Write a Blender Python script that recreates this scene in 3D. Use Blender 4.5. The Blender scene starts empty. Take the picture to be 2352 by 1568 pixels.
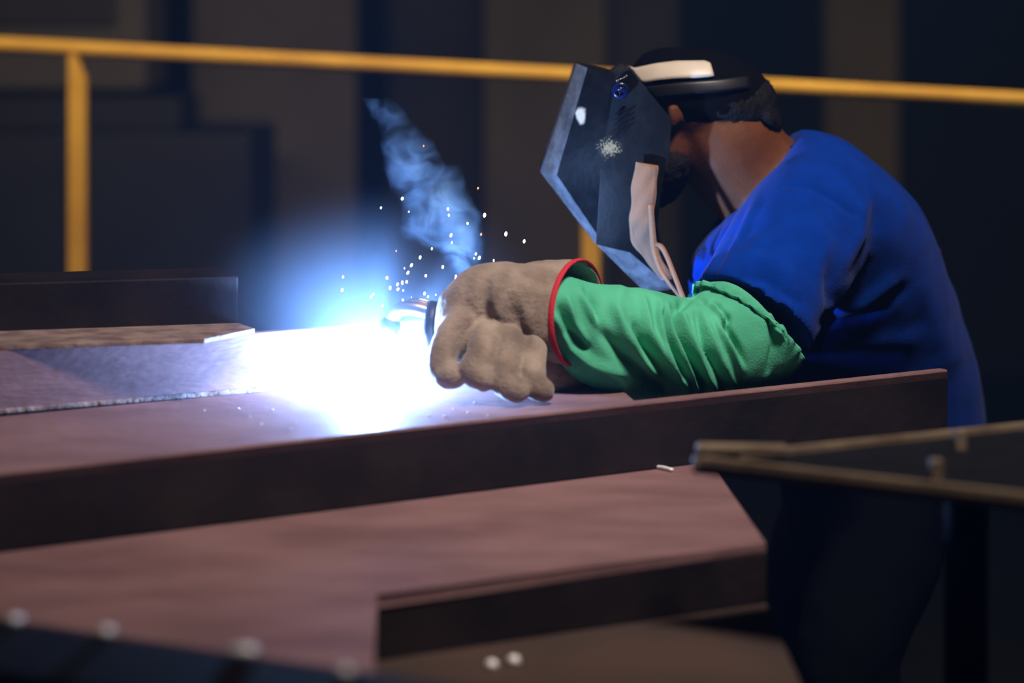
import bpy, bmesh, math, random
import numpy as np
from mathutils import Vector, Matrix, noise as mnoise
random.seed(7)
S = bpy.context.scene
COL = S.collection

# ------------------------------------------------------------------ camera
HC, F, HZ = 1.45, 5553.0, 5.0          # eye height, focal length in px, horizon row
cam_d = bpy.data.cameras.new('camera'); cam = bpy.data.objects.new('camera', cam_d); COL.objects.link(cam)
cam.location = (0, 0, HC); cam.rotation_euler = (math.radians(90), 0, 0)
cam_d.sensor_width = 36.0; cam_d.lens = 85.0
cam_d.shift_y = -(784 - HZ) / 2352
cam_d.dof.use_dof = True; cam_d.dof.focus_distance = 3.17; cam_d.dof.aperture_fstop = 2.0
cam_d.clip_start = .05
S.camera = cam
# ------------------------------------------------------------------ view + world (thin blue haze added to stand in for the arc's glow veil)
S.view_settings.view_transform = 'Standard'; S.view_settings.look = 'None'
S.view_settings.gamma = 1.0; S.view_settings.use_curve_mapping = False
S.view_settings.exposure = 0.0
w = bpy.data.worlds.new('hall_air'); S.world = w; w.use_nodes = True
wn = w.node_tree; wn.nodes['Background'].inputs[0].default_value = (.002, .004, .012, 1)
HAZE = .011; GLOW_CLOUD = 1.9
vs = wn.nodes.new('ShaderNodeVolumeScatter'); vs.inputs['Color'].default_value = (.20, .42, 1, 1)
vs.inputs['Density'].default_value = HAZE; vs.inputs['Anisotropy'].default_value = 0.0
wn.links.new(vs.outputs[0], wn.nodes['World Output'].inputs['Volume'])
# ------------------------------------------------------------------ lights
def area(name, loc, tgt, size, power, col, spread=180):
    d = bpy.data.lights.new(name, 'AREA'); d.shape = 'RECTANGLE'; d.size, d.size_y = size
    d.energy = power; d.color = col; d.spread = math.radians(spread)
    o = bpy.data.objects.new(name, d); COL.objects.link(o); o.location = loc
    o.rotation_euler = (Vector(tgt) - Vector(loc)).to_track_quat('-Z', 'Y').to_euler(); return o
ARC = Vector((-.181, 3.065, .975))
# high-bay hall lamp above the work place, and an unseen light added for the rail
area('work_lamp', (.85, 1.5, 4.1), (.10, 3.0, 1.0), (.9, .5), 14, (1.0, .86, .80), 50)
area('rail_fill', (-.1, 4.35, 2.25), (-.1, 5.05, 1.25), (3.6, .12), 27, (1.0, .78, .48), 150)     # unseen light added to brighten the rail
ARC_POWER = 9500.0                       # the arc itself is a glowing body (see welding_arc)

# ------------------------------------------------------------------ helpers
def P(x, y, d): return Vector(((x - 1176) * d / F, d, HC - (y - HZ) * d / F))     # photo point at depth d
def G(x, y, z):                                                                   # photo point on a level surface
    d = (HC - z) * F / (y - HZ); return Vector(((x - 1176) * d / F, d, z))
def PX(co):
    X, Y, Z = co[:, 0], co[:, 1], co[:, 2]
    return np.stack([1176 + F * X / Y, HZ + F * (HC - Z) / Y], 1)
def tag(o, label=None, cat=None, group=None, kind=None):
    if label: o['label'] = label
    if cat: o['category'] = cat
    if group: o['group'] = group
    if kind: o['kind'] = kind
    return o
def empty(name, loc=(0, 0, 0)):
    o = bpy.data.objects.new(name, None); COL.objects.link(o); o.location = loc; o.empty_display_size = .05
    return o
def link(name, me, mat, parent=None, smooth=True):
    o = bpy.data.objects.new(name, me); COL.objects.link(o)
    if mat: me.materials.clear(); me.materials.append(mat)
    if smooth: me.polygons.foreach_set('use_smooth', [True] * len(me.polygons))
    if parent:
        o.parent = parent
        bpy.context.view_layer.update()
        o.matrix_parent_inverse = parent.matrix_world.inverted()
    return o
def mesh(name, vs, fs):
    me = bpy.data.meshes.new(name); me.from_pydata([tuple(v) for v in vs], [], fs); me.update(); return me
def from_bm(name, bm, mat, parent=None, smooth=False):
    bmesh.ops.recalc_face_normals(bm, faces=bm.faces[:])
    me = bpy.data.meshes.new(name); bm.to_mesh(me); bm.free()
    return link(name, me, mat, parent, smooth)
def prism_bm(poly, z0, z1, bev=.003):
    bm = bmesh.new(); n = len(poly)
    a = [bm.verts.new((p[0], p[1], z0)) for p in poly]; b = [bm.verts.new((p[0], p[1], z1)) for p in poly]
    bm.faces.new(a[::-1]); bm.faces.new(b)
    for i in range(n): bm.faces.new((a[i], a[(i + 1) % n], b[(i + 1) % n], b[i]))
    if bev: bmesh.ops.bevel(bm, geom=bm.edges[:], offset=bev, segments=2, affect='EDGES', profile=.6)
    return bm
def prism(name, poly, z0, z1, mat, parent=None, bev=.003): return from_bm(name, prism_bm(poly, z0, z1, bev), mat, parent)
def box(name, x0, x1, y0, y1, z0, z1, mat, parent=None, bev=.003):
    return prism(name, [(x0, y0), (x1, y0), (x1, y1), (x0, y1)], z0, z1, mat, parent, bev)
def oriented(name, a, b, wid, z0, z1, mat, parent=None, bev=.003):
    """bar along the level line a-b (xy), 'wid' to the far side"""
    a = Vector(a[:2]); b = Vector(b[:2]); n = (b - a).normalized(); n = Vector((-n.y, n.x)) * wid
    return prism(name, [a, b, b + n, a + n], z0, z1, mat, parent, bev)
def loft_data(rings, cap=True, closed=True):
    n = len(rings[0]); vs = [v for r in rings for v in r]; fs = []
    for i in range(len(rings) - 1):
        for j in range(n if closed else n - 1):
            k = (j + 1) % n
            fs.append((i * n + j, i * n + k, (i + 1) * n + k, (i + 1) * n + j))
    if cap and closed: fs.append(tuple(range(n))[::-1]); fs.append(tuple(range((len(rings) - 1) * n, len(rings) * n)))
    return vs, fs
def catmull(pts, m):
    pts = [np.array(p, float) for p in pts]; q = [2 * pts[0] - pts[1]] + pts + [2 * pts[-1] - pts[-2]]; out = []
    for i in range(1, len(q) - 2):
        for k in range(m):
            t = k / m; a, b, c, d = q[i - 1], q[i], q[i + 1], q[i + 2]
            out.append(.5 * (2 * b + (c - a) * t + (2 * a - 5 * b + 4 * c - d) * t * t + (3 * b - a - 3 * c + d) * t ** 3))
    out.append(q[-2]); return out
def tube_rings(pts, n=16, flat=1.0, up=(0, 1, 0)):
    """pts: (x,y,z,r) rows; flat scales the radius along 'up'"""
    pts = [np.array(p, float) for p in pts]; rings = []
    for i, p in enumerate(pts):
        t = pts[min(i + 1, len(pts) - 1)][:3] - pts[max(i - 1, 0)][:3]; t = Vector(t).normalized()
        s = Vector(up); s = (s - t * s.dot(t)).normalized(); q = t.cross(s)
        rings.append([Vector(p[:3]) + (s * math.cos(2 * math.pi * k / n) * flat + q * math.sin(2 * math.pi * k / n)) * p[3] for k in range(n)])
    return rings
def tube(name, pts, mat, parent=None, n=12, m=6, flat=1.0, up=(0, 1, 0)):
    r = tube_rings(catmull(pts, m) if m else pts, n, flat, up); v, f = loft_data(r)
    return link(name, mesh(name, v, f), mat, parent)
def pr(x, y, d, r): v = P(x, y, d); return (v.x, v.y, v.z, r * d / F)             # tube point, radius in px
class Solid:
    """collects closed shapes, then fuses them to ONE continuous skin"""
    def __init__(s): s.v = []; s.f = []
    def add(s, v, f):
        o = len(s.v); s.v += [tuple(x) for x in v]; s.f += [tuple(i + o for i in q) for q in f]
    def chain(s, pts, m=5, n=14, flat=1.0, up=(0, 1, 0), round_ends=True):
        p = catmull(pts, m) if m else [np.array(x, float) for x in pts]
        if round_ends:
            a, b = p[0], p[-1]; ta = a[:3] - p[1][:3]; ta /= np.linalg.norm(ta) + 1e-9; tb = b[:3] - p[-2][:3]; tb /= np.linalg.norm(tb) + 1e-9
            p = [np.append(a[:3] + ta * a[3] * k, a[3] * math.sqrt(1 - k * k)) for k in (.98, .85, .6, .3)] + p + \
                [np.append(b[:3] + tb * b[3] * k, b[3] * math.sqrt(1 - k * k)) for k in (.3, .6, .85, .98)]
        s.add(*loft_data(tube_rings(p, n, flat, up)))
    def ell(s, c, ax, rot=0.0, n=20):
        """ellipsoid, axes (x,y,z) in m, tilted by rot in the x-z plane"""
        R = Matrix.Rotation(rot, 3, 'Y'); rings = []
        for i in range(1, n):
            th = math.pi * i / n
            rings.append([Vector(c) + R @ Vector((ax[0] * math.sin(th) * math.cos(q), ax[1] * math.sin(th) * math.sin(q), ax[2] * math.cos(th)))
                          for q in [2 * math.pi * k / n for k in range(n)]])
        s.add(*loft_data(rings))
    def build(s, name, voxel, smooth=6, mat=None, parent=None, disp=None):
        me = mesh(name, s.v, s.f); bm = bmesh.new(); bm.from_mesh(me); bmesh.ops.recalc_face_normals(bm, faces=bm.faces[:]); bm.to_mesh(me); bm.free()
        o = bpy.data.objects.new(name, me); COL.objects.link(o)
        m = o.modifiers.new('fuse', 'REMESH'); m.mode = 'VOXEL'; m.voxel_size = voxel; m.use_smooth_shade = True
        if smooth: k = o.modifiers.new('soft', 'SMOOTH'); k.factor = .5; k.iterations = smooth
        dg = bpy.context.evaluated_depsgraph_get(); me2 = bpy.data.meshes.new_from_object(o.evaluated_get(dg))
        bpy.data.objects.remove(o); bpy.data.meshes.remove(me); me2.name = name
        if disp: disp(me2)
        return link(name, me2, mat, parent)
def get_cn(me):
    n = len(me.vertices); c = np.empty(n * 3, np.float32); q = np.empty(n * 3, np.float32)
    me.vertices.foreach_get('co', c); me.vertices.foreach_get('normal', q); return c.reshape(-1, 3).astype(float), q.reshape(-1, 3).astype(float)
def creases(me, folds, near=True):
    """raise or sink cloth along fold lines"""
    c, n = get_cn(me); p = PX(c); wgt = np.clip(-n[:, 1] * 2.2 + .35, 0, 1) if near else np.ones(len(c)); tot = np.zeros(len(c))
    for pts, sig, amp in folds:
        best = np.full(len(c), 1e9)
        L = len(pts) - 1
        tpar = np.zeros(len(c))
        for i in range(L):
            a = np.array(pts[i], float); b = np.array(pts[i + 1], float); ab = b - a
            t = np.clip(((p - a) @ ab) / (ab @ ab), 0, 1); d = np.linalg.norm(p - (a + t[:, None] * ab), axis=1)
            u = d < best; best[u] = d[u]; tpar[u] = (i + t[u]) / L
        tot += amp * np.exp(-best ** 2 / (2 * sig * sig)) * (.25 + .75 * np.sin(np.pi * np.clip(tpar, 0, 1)) ** .6)
    c += n * (tot * wgt)[:, None]
    me.vertices.foreach_set('co', c.astype(np.float32).ravel()); me.update()
def crumple(me, amp, scale, seed=0.0, stretch=(1, 1, 1)):
    c, n = get_cn(me)
    d = np.array([mnoise.fractal(Vector((v[0] * scale * stretch[0] + seed, v[1] * scale * stretch[1], v[2] * scale * stretch[2])), 1.0, 2.0, 3) for v in c])
    c += n * (amp * d)[:, None]; me.vertices.foreach_set('co', c.astype(np.float32).ravel()); me.update()

# ------------------------------------------------------------------ materials
def mat(name, col, rough=.6, metal=0.0, col2=None, scale=8.0, detail=5.0, bump=0.0, bscale=60.0, spec=.5, sheen=0.0, stretch=(1, 1, 1), lo=.35, hi=.65, coat=0.0):
    m = bpy.data.materials.new(name); m.use_nodes = True; nt = m.node_tree; b = nt.nodes['Principled BSDF']
    b.inputs['Base Color'].default_value = (*col, 1); b.inputs['Roughness'].default_value = rough; b.inputs['Metallic'].default_value = metal
    b.inputs['Specular IOR Level'].default_value = spec; b.inputs['Coat Weight'].default_value = coat
    if sheen: b.inputs['Sheen Weight'].default_value = sheen; b.inputs['Sheen Roughness'].default_value = .5
    tc = nt.nodes.new('ShaderNodeTexCoord'); mp = nt.nodes.new('ShaderNodeMapping'); mp.inputs['Scale'].default_value = stretch
    nt.links.new(tc.outputs['Object'], mp.inputs[0])
    if col2:
        n = nt.nodes.new('ShaderNodeTexNoise'); n.inputs['Scale'].default_value = scale; n.inputs['Detail'].default_value = detail
        r = nt.nodes.new('ShaderNodeValToRGB'); r.color_ramp.elements[0].position = lo; r.color_ramp.elements[1].position = hi
        r.color_ramp.elements[0].color = (*col, 1); r.color_ramp.elements[1].color = (*col2, 1)
        nt.links.new(mp.outputs[0], n.inputs['Vector']); nt.links.new(n.outputs['Fac'], r.inputs[0]); nt.links.new(r.outputs[0], b.inputs['Base Color'])
    if bump:
        n2 = nt.nodes.new('ShaderNodeTexNoise'); n2.inputs['Scale'].default_value = bscale; n2.inputs['Detail'].default_value = 4
        bp = nt.nodes.new('ShaderNodeBump'); bp.inputs['Strength'].default_value = bump; bp.inputs['Distance'].default_value = .004
        nt.links.new(mp.outputs[0], n2.inputs['Vector']); nt.links.new(n2.outputs['Fac'], bp.inputs['Height']); nt.links.new(bp.outputs[0], b.inputs['Normal'])
    return m
def emit(name, col, s):
    m = bpy.data.materials.new(name); m.use_nodes = True; nt = m.node_tree; b = nt.nodes['Principled BSDF']
    b.inputs['Base Color'].default_value = (0, 0, 0, 1); b.inputs['Emission Color'].default_value = (*col, 1); b.inputs['Emission Strength'].default_value = s
    return m
M = {}
M['steel'] = mat('rusty_mill_steel', (.15, .078, .080), .62, col2=(.22, .123, .123), scale=7, stretch=(1.0, 2, 6), bump=.25, bscale=45)
M['steel_dark'] = mat('shade_dark_steel', (.007, .006, .006), .6, col2=(.019, .013, .012), scale=9, spec=.25, bump=.3, bscale=60)  # same steel darkened: shade of the camera-facing sides put into the colour
M['steel_edge'] = mat('bare_steel_edge', (.20, .155, .095), .6, col2=(.11, .075, .045), scale=14, bump=.2, bscale=70)
M['table'] = mat('rusted_table_plate', (.06, .033, .022), .75, col2=(.028, .018, .015), scale=4, bump=.2, bscale=40)
M['slag'] = mat('rough_slag', (.30, .22, .19), .8, col2=(.14, .09, .08), scale=30, bump=.8, bscale=90)
M['black_paint'] = mat('black_paint', (.004, .0045, .006), .85, col2=(.007, .0075, .01), scale=20, spec=.1)
M['yellow'] = mat('yellow_rail_paint', (.80, .47, .06), .5, col2=(.62, .33, .04), scale=6, bump=.1)
M['wall'] = mat('near_black_wall', (.004, .004, .0045), .9, col2=(.006, .006, .006), scale=2)  # near-black with faint mottling
M['panel_grey'] = mat('grey_sheet_panel', (.16, .14, .128), .8, col2=(.12, .107, .097), scale=2.5, bump=.1)
M['panel_olive'] = mat('olive_sheet_panel', (.15, .125, .068), .8, col2=(.11, .09, .052), scale=2.5, bump=.1)
M['panel_dim'] = mat('brown_sheet_panel', (.062, .052, .042), .85, col2=(.045, .038, .031), scale=2.5, bump=.1)
M['cabinet'] = mat('navy_cabinet_paint', (.008, .010, .018), .6, col2=(.006, .007, .012), scale=3)
M['floor'] = mat('stained_concrete', (.006, .0055, .005), .9, col2=(.004, .004, .004), scale=3, bump=.2, spec=.08)
M['blue'] = mat('blue_cotton', (.0012, .036, .31), .92, col2=(.001, .029, .25), scale=30, bump=.25, bscale=420, spec=.04, sheen=.04)
M['green'] = mat('green_flame_cotton', (.095, .48, .29), .9, col2=(.07, .385, .23), scale=16, bump=.25, bscale=380, spec=.08)
M['leather'] = mat('suede_leather', (.33, .265, .21), .95, col2=(.165, .125, .10), scale=22, detail=8, bump=.5, bscale=220, spec=.1, sheen=.3)
M['red'] = mat('red_binding', (.52, .03, .045), .85, bump=.3, bscale=300, spec=.2)
M['skin'] = mat('brown_skin', (.15, .050, .018), .55, col2=(.105, .034, .012), scale=25, bump=.2, bscale=260, spec=.2)
M['hair'] = mat('black_hair', (.006, .005, .005), .7, bump=.8, bscale=300, spec=.2)
M['cap'] = mat('black_cap_cloth', (.0028, .0028, .0034), .9, bump=.3, bscale=320, spec=.05)
M['strap'] = mat('black_strap_plastic', (.008, .008, .010), .4)
M['white'] = mat('white_band_vinyl', (.70, .62, .50), .38, col2=(.60, .52, .42), scale=18)
M['pants'] = mat('charcoal_work_cloth', (.004, .0045, .006), .95, bump=.3, bscale=300, spec=.03)
M['boot'] = mat('black_boot_leather', (.012, .010, .009), .5)
M['knob'] = mat('navy_knob_plastic', (.006, .012, .06), .18)
M['chrome'] = mat('bright_metal', (.75, .74, .72), .25, metal=1.0)
M['gun_black'] = mat('black_torch_plastic', (.014, .014, .017), .5)
M['copper'] = mat('torch_brass', (.72, .55, .38), .32, metal=1.0)
M['ink'] = mat('navy_print', (.004, .012, .05), .8)
M['cord'] = mat('leather_cord', (.28, .14, .07), .95, bump=.25, bscale=250, sheen=.4)
M['bead'] = mat('spatter_metal', (.85, .85, .84), .4, metal=.2)
M['spark'] = emit('white_hot_spark', (1, .86, .68), 9)
M['ember'] = emit('orange_spark', (1, .36, .14), 1.6)
M['arc'] = emit('arc_plasma', (.24, .45, 1.0), ARC_POWER)

# hood shell: near-black with pale scuffs, spatter and one worn patch with painted glare
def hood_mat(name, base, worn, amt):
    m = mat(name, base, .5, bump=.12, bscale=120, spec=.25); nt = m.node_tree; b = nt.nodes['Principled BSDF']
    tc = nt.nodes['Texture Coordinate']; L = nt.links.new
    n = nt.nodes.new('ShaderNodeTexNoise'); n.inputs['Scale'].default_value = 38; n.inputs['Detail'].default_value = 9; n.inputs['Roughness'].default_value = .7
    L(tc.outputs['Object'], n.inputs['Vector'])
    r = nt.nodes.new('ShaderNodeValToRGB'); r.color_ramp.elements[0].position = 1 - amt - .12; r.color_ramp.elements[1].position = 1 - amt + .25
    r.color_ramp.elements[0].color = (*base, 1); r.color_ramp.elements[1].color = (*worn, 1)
    L(n.outputs['Fac'], r.inputs[0]); last = r.outputs[0]
    def spot(c, rx, rz, col, gain, nscale, prev, thr):
        mp = nt.nodes.new('ShaderNodeMapping'); mp.vector_type = 'TEXTURE'; mp.inputs['Location'].default_value = c; mp.inputs['Scale'].default_value = (rx, .2, rz)
        L(tc.outputs['Object'], mp.inputs[0])
        ln = nt.nodes.new('ShaderNodeVectorMath'); ln.operation = 'LENGTH'; L(mp.outputs[0], ln.inputs[0])
        nn = nt.nodes.new('ShaderNodeTexNoise'); nn.inputs['Scale'].default_value = nscale; nn.inputs['Detail'].default_value = 3; L(tc.outputs['Object'], nn.inputs['Vector'])
        a = nt.nodes.new('ShaderNodeMath'); a.operation = 'MULTIPLY_ADD'; a.inputs[1].default_value = gain; L(nn.outputs['Fac'], a.inputs[0]); L(ln.outputs['Value'], a.inputs[2])
        q = nt.nodes.new('ShaderNodeMapRange'); q.inputs['From Min'].default_value = thr; q.inputs['From Max'].default_value = thr + .35
        q.inputs['To Min'].default_value = 1; q.inputs['To Max'].default_value = 0; L(a.outputs[0], q.inputs['Value'])
        mx = nt.nodes.new('ShaderNodeMix'); mx.data_type = 'RGBA'; mx.inputs['B'].default_value = (*col, 1)
        L(q.outputs[0], mx.inputs['Factor']); L(prev, mx.inputs['A']); return mx.outputs['Result']
    hy = 3.35
    last = spot(P(1335, 264, hy), .0095, .0155, (.62, .55, .42), .9, 90, last, .95)  # worn patch with reflected glare put into its pale colour
    last = spot(P(1400, 338, hy), .022, .018, (.30, .24, .13), 2.4, 420, last, 1.45)
    L(last, b.inputs['Base Color']); return m
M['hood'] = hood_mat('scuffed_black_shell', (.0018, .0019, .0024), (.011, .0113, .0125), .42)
M['hood_front'] = hood_mat('arc_lit_front_shell', (.05, .053, .06), (.20, .21, .235), .52)  # paler front and chin facets: arc light put into the shell colour

# ------------------------------------------------------------------ structure of the hall
def structure(o): o['kind'] = 'structure'; return o
structure(box('floor', -5, 5, -1.5, 10, -.1, 0, M['floor'], bev=0))
wb = structure(box('wall_back', -5, 5, 9.4, 9.6, 0, 5.2, M['wall'], bev=0))
structure(box('wall_left', -5.2, -5, -1.5, 9.6, 0, 5.2, M['wall'], bev=0))
structure(box('wall_right', 5, 5.2, -1.5, 9.6, 0, 5.2, M['wall'], bev=0))
structure(box('ceiling', -5.2, 5.2, -1.5, 9.6, 5.2, 5.3, M['wall'], bev=0))
def wpanel(x0, x1, d, m, ztop=4.6, zbot=0.0):
    a, b = (x0 - 1176) * d / F, (x1 - 1176) * d / F
    return box('panel', a, b, d, d + .12, zbot, ztop, m, wb, bev=.012)
for x0, x1, d, m in ((440, 818, 7.6, 'panel_grey'), (892, 1108, 8.2, 'panel_dim'), (1112, 1392, 7.7, 'panel_olive'),
                     (1396, 1560, 7.9, 'panel_dim'), (1898, 2066, 7.8, 'panel_olive')):
    wpanel(x0, x1, d, M[m])
# hanging control box at the top left
cb = empty('control_box', ((170 - 1176) * 7.0 / F, 7.0, P(0, 205, 7.0).z))
x0, x1 = (-150 - 1176) * 7 / F, (335 - 1176) * 7 / F; zb = P(0, 205, 7.0).z
box('casing', x0, x1, 7.0, 7.4, zb, zb + .95, M['panel_grey'], cb, bev=.012)
box('door', x0 + .12, (270 - 1176) * 7 / F, 6.975, 7.0, P(0, 60, 7).z, zb + .88, M['panel_dim'], cb, bev=.006)
box('hanger', x0 + .2, x0 + .28, 7.1, 7.3, zb + .94, 5.2, M['panel_dim'], cb, bev=.004)
box('hanger', x1 - .28, x1 - .2, 7.1, 7.3, zb + .94, 5.2, M['panel_dim'], cb, bev=.004)
tag(cb, 'grey hanging control box at the top left behind the yellow rail', 'box')
# dark cabinet
mc = empty('machine_cabinet', ((300 - 1176) * 6.6 / F, 6.8, 0))
cx0, cx1, czt = (-250 - 1176) * 6.6 / F, (576 - 1176) * 6.6 / F, P(0, 308, 6.6).z
box('cabinet_body', cx0, cx1, 6.6, 7.3, .06, czt, M['cabinet'], mc, bev=.01)
for k in range(2):
    a = cx0 + .03 + k * (cx1 - cx0) / 2; box('cabinet_door', a, a + (cx1 - cx0) / 2 - .05, 6.585, 6.6, .12, czt - .05, M['cabinet'], mc, bev=.004)
box('plinth', cx0 + .04, cx1 - .04, 6.64, 7.26, 0, .06, M['black_paint'], mc, bev=0)
prism('hopper', [((-100 - 1176) * 6.9 / F, 6.75), ((430 - 1176) * 6.9 / F, 6.75), ((430 - 1176) * 6.9 / F, 7.2), ((-100 - 1176) * 6.9 / F, 7.2)], czt, P(0, 222, 6.9).z, M['cabinet'], mc, bev=.01)
tag(mc, 'tall dark navy steel cabinet behind the yellow rail at left', 'cabinet')

# ------------------------------------------------------------------ yellow guard rail
rail = empty('guard_rail', (0, 5.0, 0))
def rp(x, y, r=17):
    d = 5.25 - .45 * (x / 2352); return pr(x, y, d, r)
ry = lambda x: 102 + (229 - 102) * x / 2352
tube('top_rail', [rp(x, ry(x)) for x in (-260, 300, 900, 1500, 2100, 2620)], M['yellow'], rail, n=16, m=4)
for x in (179, 1357, 2536):
    d = 5.25 - .45 * (x / 2352); t = P(x, ry(x), d); hw = 19.5 * d / F; b = bmesh.new()
    bm = prism_bm([(t.x - hw, d - hw * .8), (t.x + hw, d - hw * .8), (t.x + hw, d + hw * .8), (t.x - hw, d + hw * .8)], 0.008, t.z - .012, 0)
    for v in bm.verts:
        if v.co.z > 1 and v.co.x > t.x: v.co.x -= hw * 1.1
    bmesh.ops.subdivide_edges(bm, edges=[e for e in bm.edges if abs(e.verts[0].co.z - e.verts[1].co.z) > .5], cuts=24)
    for v in bm.verts:
        if .02 < v.co.z < t.z - .03: v.co.x = t.x + (hw if v.co.x > t.x - hw * .5 else -hw)
    pst = from_bm('post', bm, M['yellow'], rail)
    box('base_plate', t.x - .05, t.x + .05, d - .05, d + .05, 0, .01, M['yellow'], pst, bev=.002)
tag(rail, 'yellow painted tube guard rail crossing behind the welder', 'railing')

# ------------------------------------------------------------------ steel on the welding table
ZW, ZP, ZT = .959, .875, .81
U = Vector((.8706, .4921)); V = Vector((-.4921, .8706))
tb = empty('welding_table', (-.5, 2.4, 0))
TX0, TX1, TY0, TY1 = -1.35, .272, 1.45, 3.30
box('table_top', TX0, TX1, TY0, TY1, ZT - .022, ZT, M['table'], tb, bev=.003)
for lx in (TX0 + .08, TX1 - .16):
    for ly in (TY0 + .1, TY1 - .18): box('leg', lx, lx + .08, ly, ly + .08, 0, ZT - .022, M['black_paint'], tb, bev=.004)
box('apron', TX0 + .1, TX1 - .1, TY0 + .12, TY0 + .16, ZT - .12, ZT - .022, M['black_paint'], tb, bev=.002)
box('apron', TX0 + .1, TX1 - .1, TY1 - .16, TY1 - .12, ZT - .12, ZT - .022, M['black_paint'], tb, bev=.002)
tag(tb, 'rusty steel welding table under the stacked beams', 'table')

# wide notched base section (carries the channel)
q1, q2, q3, q4, q5 = G(-150, 1398, ZP), G(860, 1545, ZP), G(860, 1365, ZP), G(1760, 1245, ZP), G(1640, 1070, ZP)
q0 = q2 + (q1 - q2) * 1.75
bk = q5 + (q5 - q4) * .55; bl = Vector((q0.x, bk.y - (bk.x - q0.x) * U.y / U.x, ZP))
bp = empty('base_section', (-.2, 2.6, ZT))
prism('section_web', [q0, q2, q3, q4, bk, bl], ZP - .012, ZP, M['steel'], bp, bev=.0025)
ring_ = [q0, q2, q3, q4, bk, bl]
def inset(i, dd=.010):
    a, b, c = ring_[i - 1], ring_[i], ring_[(i + 1) % 6]; u1 = (b - a).to_2d().normalized(); u2 = (c - b).to_2d().normalized()
    m1 = Vector((-u1.y, u1.x)); m2 = Vector((-u2.y, u2.x)); k = m1 + m2; k = k / (k.dot(m1)); return b.to_2d() + k * dd
for i_ in range(6):
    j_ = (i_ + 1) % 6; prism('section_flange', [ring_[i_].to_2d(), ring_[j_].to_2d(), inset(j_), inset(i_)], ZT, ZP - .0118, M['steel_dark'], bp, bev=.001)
tag(bp, 'wide notched rusty steel section lying flat in front of the channel', 'steel beam')
# front channel, web up
f0 = G(0, 1085, ZW); fr = G(2177, 848, ZW); fdir = (fr - f0).normalized(); fl = f0 - fdir * .5
WID = .33
fb = empty('channel_beam', (0, 2.9, ZP))
nn = Vector((-fdir.y, fdir.x, 0))
def onl(x): g_ = G(x, 1085 - (1085 - 848) * x / 2177.0, ZW); return fl + fdir * (g_ - fl).dot(fdir)
cA, cB = onl(1470), onl(1690)                          # the web is coped away towards the right end
prism('web', [fl, fr, fr + nn * .016, cA + nn * .016, cB + nn * WID, fl + nn * WID], ZW - .014, ZW, M['steel'], fb, bev=.0025)
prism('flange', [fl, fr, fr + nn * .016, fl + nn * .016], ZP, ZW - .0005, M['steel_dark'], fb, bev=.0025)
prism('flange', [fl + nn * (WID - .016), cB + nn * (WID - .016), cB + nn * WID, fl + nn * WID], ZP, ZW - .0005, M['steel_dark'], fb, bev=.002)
tag(fb, 'long rusty steel channel the welder leans on, running to the right', 'steel beam')
# upright flat behind the weld
e0 = G(0, 950, ZW); e1 = G(985, 866, ZW); ed = (e1 - e0).normalized(); e0 = e0 - ed * .5; en = Vector((-ed.y, ed.x, 0))
ub = empty('upright_flat', (e0 + e1) / 2)
prism('flat_plate', [e0, e1, e1 + en * .015, e0 + en * .015], ZW, ZW + .075, M['steel'], ub, bev=.002)
oriented('weld_seam', e0 - en * .004, e1 - en * .004, .008, ZW, ZW + .006, M['slag'], ub, bev=.002)
tag(ub, 'upright steel flat with the arc burning at its foot', 'steel bar')
# back tube with slag-covered ledge
zl = ZW + .075
h0 = G(0, 771, zl); h1 = G(548, 752, zl); hd = (h1 - h0).normalized(); h0b = h0 - hd * .5; hn = Vector((-hd.y, hd.x, 0))
bt = empty('back_tube', (h0 + h1) / 2 - Vector((0, 0, zl - ZT)))
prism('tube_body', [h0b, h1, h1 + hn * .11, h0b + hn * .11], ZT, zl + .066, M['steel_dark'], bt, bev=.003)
L0 = G(0, 803, zl); L1 = G(470, 789, zl); L2 = G(585, 765, zl); Lb = L0 - hd * .5
bm = prism_bm([Lb, L1, L2, h1 + hn * .004, h0b + hn * .004], zl + .0005, zl + .006, .001)
from_bm('slag_ledge', bm, M['slag'], bt)
tag(bt, 'dark square steel tube behind the upright flat at left', 'steel beam')
# dark foreground bar with bright beads
k0, k1 = G(0, 1420, .94), G(850, 1545, .94); kd = (k1 - k0).normalized()
fo = empty('foreground_bar', (k0 + k1) / 2 - Vector((0, 0, .94 - ZT)))
ka, kb_ = k0 - kd * .35, k1 + kd * .32; kn = Vector((kd.y, -kd.x, 0)) 
prism('bar_body', [ka, ka + kn * .13, kb_ + kn * .13, kb_], ZT, .94, M['black_paint'], fo, bev=.004)
tag(fo, 'blurred black steel bar in the left foreground', 'steel bar')
# dark strip standing in for the open slit, pale end as its glint
sh = empty('slit_strip', G(565, 903, ZW))
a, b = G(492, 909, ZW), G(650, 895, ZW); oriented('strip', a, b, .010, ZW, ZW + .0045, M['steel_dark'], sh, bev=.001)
oriented('strip_end', a - Vector((.004, 0, 0)), a + Vector((.004, .002, 0)), .008, ZW, ZW + .006, M['bead'], sh, bev=.001)
tag(sh, 'thin dark strip standing in for a slit at the foot of the upright flat', 'dark strip')

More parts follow.
